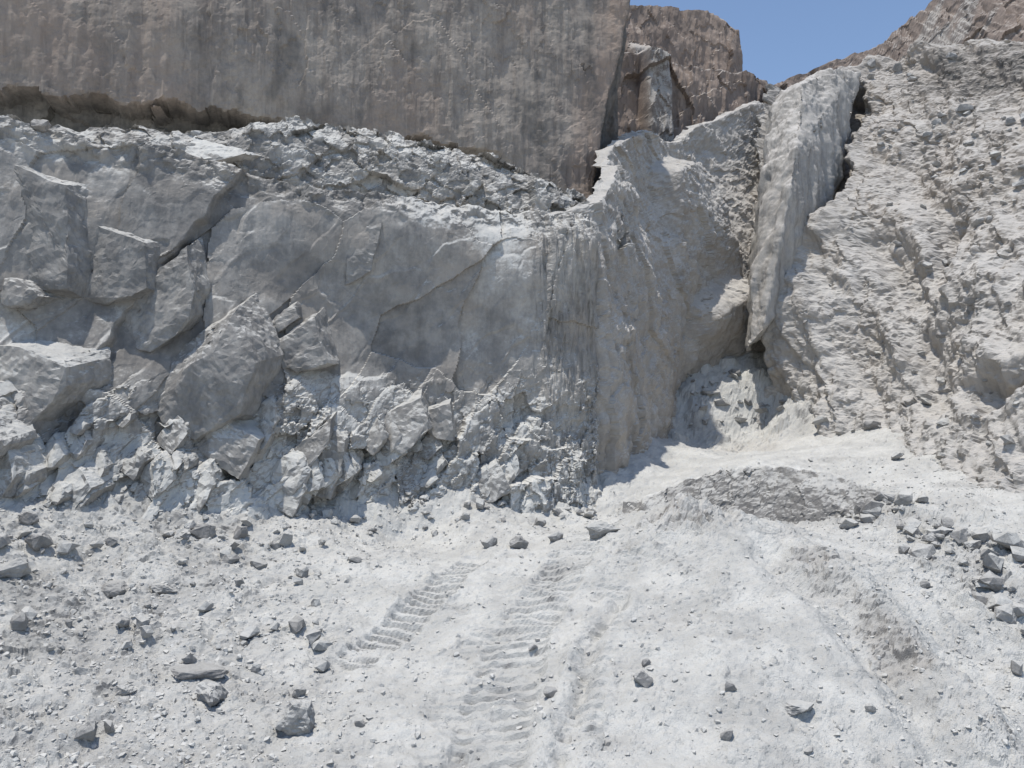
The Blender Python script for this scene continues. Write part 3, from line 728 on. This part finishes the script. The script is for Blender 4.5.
def slab(front, out, back, parent, sheet, seed, label=None, mat=None, lift=(0, 0), zone=(0.0, 0.45, 0.0)):
    """front outline (px, py, extra depth) set `out` metres proud of the face, running `back` metres into it"""
    ds = [cast(p[0], p[1], [sheet]) for p in front]
    ds = [h[0].y for h in ds if h]
    d0 = sum(ds) / len(ds) - out * 0.62
    rj = random.Random(seed * 7 + 1)
    ring = []
    for a_, b_ in zip(front, front[1:] + front[:1]):     # uneven outline: two extra corners on every edge
        a_, b_ = tuple(a_) + (0.0,) * (3 - len(a_)), tuple(b_) + (0.0,) * (3 - len(b_))
        ln = math.hypot(a_[0] - b_[0], a_[1] - b_[1])
        ring.append(a_)
        for t in (rj.uniform(.25, .4), rj.uniform(.6, .75)):
            ring.append(tuple(a_[k] + (b_[k] - a_[k]) * t + (rj.uniform(-.05, .05) * ln if k < 2 else rj.uniform(-.10, .06)) for k in range(3)))
    f = [P(p[0], p[1], d0 + p[2]) for p in ring]
    ce = sum(f, Vector()) / len(f)
    b = [ce + (p - ce) * 1.32 + Vector((lift[0], back, lift[1])) for p in f]
    o = bpy.data.objects.new('rock_slab', chunk_mesh('rock_slab', f + b, mat or M_low, 0.10, rough=0.045, seed=seed, zone=zone))
    C.objects.link(o); o.parent = parent
    if label: o['label'] = label
    return o
slabs = [
 ([(187,246,.25),(195,291),(184,329,-.05),(150,352,-.1),(113,338),(118,307,.15)], .45, 1.3, (-.25,.18), 'leaning slab with a bright dusty upper edge'),
 ([(235,311,.35),(256,363,.1),(240,414),(195,440,-.1),(171,430,-.1),(150,405,-.05),(213,352,-.1),(165,358,.55),(138,395,.45)], .55, 1.2, (-.2,.1), 'big leaning slab with a wide pale dusted shoulder'),
 ([(315,316,.15),(328,363),(297,372,-.05),(268,362),(257,350,.1)], .40, 1.0, (-.15,.1), 'upright slab with a thin bright top edge'),
 ([(294,304,.1),(298,318),(273,335),(267,321,.1)], .30, .8, (-.1,.08), None),
 ([(-14,345,.2),(30,352,.1),(64,360,.1),(66,386),(22,434,-.1),(-14,452,-.1)], .22, 1.2, (-.05,.15), 'dark grey flat sided block with dust on top'),
 ([(4,277,.1),(22,280,.1),(37,296),(22,307),(1,303)], .35, .8, (0,.06), None),
 ([(331,419,.2),(327,446,0),(303,474,-.05),(288,454,.12)], .36, .9, (-.1,.1), None),
 ([(222,420,.2),(259,440,.1),(238,480,-.1),(194,447,.1)], .42, .9, (-.12,.12), None),
 ([(450,403,.1),(413,414,.1),(430,437),(453,440)], .35, .8, (-.1,.1), None),
 ([(421,397,.25),(429,430,0),(402,454,-.2),(352,432,.15)], .30, .9, (-.2,.15), None),
 ([(-20,158,.1),(30,170,.1),(64,186,.1),(69,232),(66,288,-.1),(-20,290,-.1)], .10, 1.0, (-.05,.1), 'tall dark block below the cliff lip'),
 ([(70,215,.1),(100,224,.1),(143,243,.1),(147,288),(104,304,-.1),(70,292,-.1)], .12, 1.0, (-.05,.1), 'dark square block with a lit ledge on top'),
 ([(330,425,.2),(345,440,.1),(330,500,-.15),(300,490,-.1)], .35, .9, (-.1,.1), None),
 ([(350,230,.1),(382,222,.1),(372,270),(345,285)], .14, .8, (-.1,.1), None),
]
for i, (fr, out, back, lift, lab) in enumerate(slabs):
    slab(fr, out, back, cliff, 'lower_cliff', i + 1, lab, lift=lift, zone=(0.0, 0.62, 0.0) if fr[0][1] < 330 else (0.0, 0.45, 0.15))
rq = random.Random(5)
for i in range(56):   # small leaning wedges of the broken foot
    px = rq.uniform(-30, 520); w = rq.uniform(20, 52)
    py = rq.uniform(395 + max(0, px - 300) * 0.22, 495 - w * 0.5)
    j = lambda a: a * w * rq.uniform(0.8, 1.2)
    fr = [(px, py, .2), (px - j(.75), py + j(.72), .15), (px - j(.15), py + j(1.0), -.12), (px + j(.28), py + j(.55), 0.0), (px + j(.12), py + j(.12), .12)]
    slab(fr, rq.uniform(.12, .34), .9, cliff, 'lower_cliff', 60 + i, None, lift=(-.12, .1), zone=(0.0, rq.uniform(.1, .5), rq.uniform(0.1, .45) + (0.25 if py > 430 else 0)))
slab([(180,150,.0),(196,137,.5),(246,153,.25),(214,161,-.1)], .55, .6, tier, 'bench_tier', 31, 'sunlit pale plate of rock lying on the bench', lift=(0,.12), zone=(.2, 0, .2))

M_rib = rock_material('streaked_rib_stone', (0.30, 0.29, 0.27), (0.50, 0.48, 0.445), (0.58, 0.56, 0.53), (0.42, 0.355, 0.30), 0.40, 0.95, 0.60, 1.0, 0.55)
pp = [(770,112,30),(840,92,30.6),(838,68,31.8),(796,82,31),(778,96,31),(802,84,29.4),(858,74,32.6),(802,110,28.2),(796,150,26.7),(790,190,25.8),(782,235,25.6),(763,330,25.3),(750,345,25.7),(764,180,27.6),(753,270,26.3),(852,110,31.8),(844,165,30.0),(820,240,27.6)]
pts_ = [P(*q) for q in pp]; pts_ += [q + Vector((0.6, 2.2, 0)) for q in pts_]
po = bpy.data.objects.new('rock_pillar', chunk_mesh('rock_pillar', pts_, M_rib, 0.12, rough=0.05, seed=44, zone=(0.1, 0.0, 0.0), groove=0.16))
po.data.polygons.foreach_set('use_smooth', [True] * len(po.data.polygons))
C.objects.link(po); po.parent = right; po['label'] = 'smooth pale rock rib with a dark shaded right side'
# ------------------------------------------------------------------ loose boulders and stones
def stone_template(seed, squash, mat, size=0.35, rough=0.012, npts=16, zone=(0.0, 0.15, 0.1), el=1.0):
    r = random.Random(seed); pts = []
    for _ in range(npts):
        v = Vector((r.gauss(0, 1), r.gauss(0, 1), r.gauss(0, 1))).normalized()
        m = max(abs(v.x), abs(v.y), abs(v.z))
        v = v * (0.55 + 0.45 / m * 0.75) * r.uniform(0.8, 1.0)
        pts.append(Vector((v.x * 0.5 * el, v.y * 0.5, v.z * 0.5 * squash)))
    return chunk_mesh('stone', pts, mat, size, rough=rough, seed=seed, zone=zone)
M_stone = rock_material('loose_grey_stone', (0.25, 0.245, 0.24), (0.44, 0.43, 0.41), DUST, (0.38, 0.30, 0.24), 0.25, 0.9, 0.0, 2.0, 0.6, 0.85)
def put(name, me, p, size, yaw, label, group=None, sink=0.25, tilt=0.25, cat='boulder', r=rnd):
    o = bpy.data.objects.new(name, me); C.objects.link(o)
    o.scale = size
    o.rotation_euler = (r.uniform(-tilt, tilt), r.uniform(-tilt, tilt), yaw)
    o.location = p + Vector((0, 0, size[2] * (0.5 - sink) * 0.8))
    o['label'] = label; o['category'] = cat
    if group: o['group'] = group
    return o
ALLB = ['quarry_floor', 'lower_cliff', 'right_slope', 'bench_tier', 'inner_cliff']
traced = [ # px, py (foot centre), width px, height px, label
 (38,548,30,23,'blocky grey boulder with a dark front on the left rubble'),
 (28,522,24,14,'flat topped pale boulder at the foot of the dark wedge'),
 (14,573,38,21,'long low grey boulder lying along the left rubble'),
 (3,546,18,17,'rounded grey boulder resting against the flat topped one'),
 (204,538,30,22,'grey boulder with a dark hollow under it at the cliff foot'),
 (240,538,18,18,'upright pale boulder beside the hollowed boulder'),
 (283,545,24,20,'tilted pale boulder standing on the cliff foot rubble'),
 (231,562,21,11,'flat bright stone lying below the hollowed boulder'),
 (259,566,21,11,'flat grey stone paired with the flat bright stone'),
 (164,591,33,11,'long thin slab half sunk in left rubble'),
 (113,594,42,17,'tilted dark slab sticking out of the left rubble'),
 (20,628,19,20,'dark pointed rock casting a strong shadow on pale ground'),
 (69,626,13,9,'small dark rock beside the tilted dark slab'),
 (304,502,19,19,'square white rock caught at the foot of the slabs'),
 (355,562,18,8,'low dark stone on the pale ground before the cliff'),
 (198,674,62,15,'long dark plate of rock lifted along a crack'),
 (214,706,42,33,'crumbling grey lump below the lifted plate'),
 (296,732,44,42,'large crumbling grey lump standing on the pale ground'),
 (300,698,17,15,'dark stone on top of the large crumbling lump'),
 (88,738,25,25,'dark angular rock at the edge of the churned dirt'),
 (109,730,18,13,'grey stone leaning next to the dark angular rock'),
 (360,726,14,12,'single round dark stone left of the track prints'),
 (126,692,24,12,'low grey stone left of the crumbling lumps'),
 (79,674,18,12,'pale half buried stone on the left dirt'),
 (17,460,20,22,'bright white block wedged under the dark flat block'),
 (6,494,28,26,'bright tilted slab resting beside the sloping wedge edge'),
 (603,534,42,20,'large pale slab lying at the foot of the cliff corner'),
 (490,546,22,12,'pale stone at the cliff foot above the track prints'),
 (518,548,25,16,'dark split stone at the cliff foot above the prints'),
 (554,540,22,14,'grey stone beside the large pale slab'),
 (550,696,19,15,'square dark stone lying on the main track prints'),
 (642,684,27,18,'dark grey rock on the side of the pale mound'),
 (646,665,12,9,'little stone behind the dark grey mound rock'),
 (533,650,12,9,'small grey stone inside the track prints'),
 (730,690,15,12,'dark triangular stone on the pale mound'),
 (797,712,42,14,'wide flat rock breaking out of the mound dirt'),
 (870,711,12,11,'round grey pebble on the smooth mound side'),
 (809,752,13,9,'thin dark stone below the wide flat rock'),
 (989,588,36,15,'long pale slab lying across the right rubble bank'),
 (1007,620,30,21,'grey block with shaded side below the long pale slab'),
 (972,548,24,15,'pale wedge shaped boulder high on the right rubble bank'),
 (932,542,24,14,'grey flat boulder in the middle of the right bank'),
 (872,518,22,27,'dark upright chunk at the end of the ledge'),
 (889,500,19,12,'grey stone resting on the ledge end'),
 (904,553,14,11,'small grey block under the flat bank boulder'),
 (925,587,13,9,'dark little rock in the right bank hollow'),
 (1017,672,15,18,'upright grey stone low in the right gully'),
 (728,738,20,14,'cracked dark stone sunk in the mound dirt'),
 (990,445,9,7,'tiny white stone at the toe of the right slope'),
 (964,112,20,9,'white flat rock near the top of the right slope'),
 (952,60,14,10,'pale rock on the rim of the right slope'),
 (927,136,14,7,'pale flat stone below the white flat rock'),
 (936,124,11,7,'light stone between two pale rocks on the slope'),
 (872,66,12,10,'block standing on the skyline of the right slope'),
 (899,72,14,12,'dark block beneath the skyline block'),
 (990,222,15,9,'pale boulder halfway up the right slope'),
 (711,393,27,8,'white flat slab on the rubble in the alcove'),
 (722,405,20,9,'grey slab just below the white alcove slab'),
 (40,130,27,15,'brownish boulder sitting on the bench lip'),
 (195,136,16,10,'small pale rock on the bench by the sunlit plate'),
]
r = random.Random(21)
for i, (px, py, w, h, lab) in enumerate(traced):
    hit = cast(px, py, ALLB)
    if not hit: continue
    p = hit[0]; k = p.y / F_PX
    W, Hh = w * k, h * k
    dark = any(t in lab for t in ('dark', 'hollow')); pale = any(t in lab for t in ('white', 'pale', 'bright', 'light'))
    zone = (0.25 if 'brown' in lab else 0.0, 0.55 if dark else 0.15, 0.0 if dark else (0.55 if pale else 0.15))
    me = stone_template(100 + i, 1.0, M_stone, size=0.10 if w > 22 else 0.16, rough=(0.045 if w > 22 else 0.025) if 'crumbling' not in lab else 0.09, npts=18, zone=zone)
    o = put('boulder', me, p, (W * 1.05, max(W * 0.7, Hh), Hh * 1.15), r.uniform(-0.5, 0.5), lab, None, sink=0.22, tilt=0.22 if h > 0.45 * w else 0.12, r=r)

def on_floor(x, y):
    hit = BV['quarry_floor'].ray_cast(Vector((x, y, 12)), Vector((0, 0, -1)))
    return hit[0]
zones_sc = [ # count, sampler, label, group, size range
 (110, lambda: (lambda p: (p.x, p.y))(P(r.uniform(-60, 330), 525, r.uniform(9.3, 15.0))), 'stone in the rubble before the left rock face', 'loose stones before the left rock face', (0.10, 0.30)),
 (45, lambda: (lambda t: (P(300 + 330 * t, 525, 15 + 2.6 * t).x + r.gauss(0, .1), P(300 + 330 * t, 525, 15 + 2.6 * t).y + r.uniform(-.5, .8)))(r.random()), 'stone at the foot of the central cliff', 'stones along the foot of the central cliff', (0.12, 0.34)),
 (90, lambda: (lambda p: (p.x + r.gauss(0, .3), p.y + r.gauss(0, .4)))(P(*r.choice([(880,520,15),(930,540,13.6),(960,560,12.6),(1000,600,11.4),(1060,620,10.9),(860,505,16),(900,505,15.2),(1020,560,12.4)]))), 'stone piled on the rubble bank below the haul road', 'stones of the right rubble bank', (0.12, 0.52)),
]
tones = [r.choice((0, 1, 2)) for _ in range(18)]
temps = [stone_template(500 + i, r.uniform(0.55, 0.9), M_stone, size=0.28, rough=0.045, npts=16, zone=(0.0, (0.6, 0.2, 0.0)[tones[i]], (0.0, 0.15, 0.6)[tones[i]]), el=r.uniform(1.0, 1.5)) for i in range(18)]
def look(s, t): return ('big ' if s > 0.30 else ('middling ' if s > 0.19 else 'small ')) + ('dark grey', 'mid grey', 'pale dusty')[t]
for n, f, lab, grp, (s0, s1) in zones_sc:
    for k in range(n):
        x, y = f(); p = on_floor(x, y)
        if p is None: continue
        s = s0 + (s1 - s0) * r.random() ** 2.2
        t = r.randrange(18); lk = look(s, tones[t])
        put('stone', temps[t], p, (s, s, s), r.uniform(0, 6.28), lk + ' ' + lab, grp + ', ' + lk, 0.2, 0.5, 'stone', r)
for k in range(150):
    t = r.random()
    alcove = t < 0.27
    px, py = (r.uniform(685, 785), r.uniform(372, 428)) if alcove else ((r.uniform(870, 1060), r.uniform(75, 190)) if t < 0.7 else (r.uniform(800, 1060), r.uniform(200, 470)))
    hit = cast(px, py, ['right_slope', 'quarry_floor', 'inner_cliff'])
    if not hit: continue
    s = 0.13 + 0.40 * r.random() ** 2; q = r.randrange(18); lk = look(s, tones[q])
    lab, grp = ('fragment on the rubble heap in the alcove', 'fragments in the alcove') if alcove else (('fragment near the rim of the right slope', 'fragments under the right rim') if t < 0.7 else ('fragment caught low on the crumbly right slope', 'fragments low on the right slope'))
    put('stone', temps[q], hit[0], (s, s, s * 0.8), r.uniform(0, 6.28), lk + ' rock ' + lab, grp + ', ' + lk, 0.2, 0.5, 'stone', r)

# ------------------------------------------------------------------ gravel too small to count
def gravel(name, pts, sizes, mat, label, seed):
    rs = np.random.default_rng(seed)
    base = []
    for i in range(6):
        bm = bmesh.new()
        for _ in range(9):
            v = Vector(rs.normal(size=3)).normalized(); bm.verts.new((v.x * .5, v.y * .42, v.z * .33))
        q = bmesh.ops.convex_hull(bm, input=bm.verts)
        bmesh.ops.delete(bm, geom=[g for g in q['geom_interior'] if isinstance(g, bmesh.types.BMVert)], context='VERTS')
        bm.verts.index_update()
        base.append((np.array([v.co[:] for v in bm.verts]), np.array([[v.index for v in f.verts] for f in bm.faces])))
        bm.free()
    V, Fc, off = [], [], 0
    for p, s in zip(pts, sizes):
        v, f = base[rs.integers(6)]
        a = rs.uniform(0, 6.283); ca, sa = math.cos(a), math.sin(a)
        w = np.c_[v[:, 0] * ca - v[:, 1] * sa, v[:, 0] * sa + v[:, 1] * ca, v[:, 2]] * s + np.array(p) + (0, 0, s * 0.10)
        V.append(w); Fc.append(f + off); off += len(v)
    V = np.concatenate(V); Fc = np.concatenate(Fc)
    me = bpy.data.meshes.new(name); me.from_pydata(V.tolist(), [], Fc.tolist()); me.materials.append(mat)
    o = bpy.data.objects.new(name, me); C.objects.link(o)
    o['kind'] = 'stuff'; o['label'] = label; o['category'] = 'gravel'
pts, sz = [], []
rs = random.Random(77)
while len(pts) < 15000:
    d = 7.0 * (19 / 7.0) ** rs.random(); t = rs.uniform(-0.8, 0.8); x = t * d
    left = 1 / (1 + math.exp((x + 2.2 + (d - 9) * 0.15) * 1.6)); right = 1 / (1 + math.exp(-(x - 5.2 - (d - 10) * .2) * 2))
    if rs.random() > 0.14 + 0.7 * left + 0.5 * right + (0.35 if d > 14.5 and x < 2.5 else 0): continue
    p = on_floor(x, d)
    if p is None: continue
    pts.append(tuple(p)); sz.append(0.02 + 0.09 * rs.random() ** 3)
M_gravel = rock_material('dusty_gravel', (0.26, 0.255, 0.245), (0.46, 0.45, 0.43), DUST, (0.38, 0.30, 0.24), -0.1, 0.7, 0.0, 2.0, 0.3, 0.9)
gravel('gravel', pts, sz, M_gravel, 'fine grey gravel strewn over the pale quarry floor', 5)
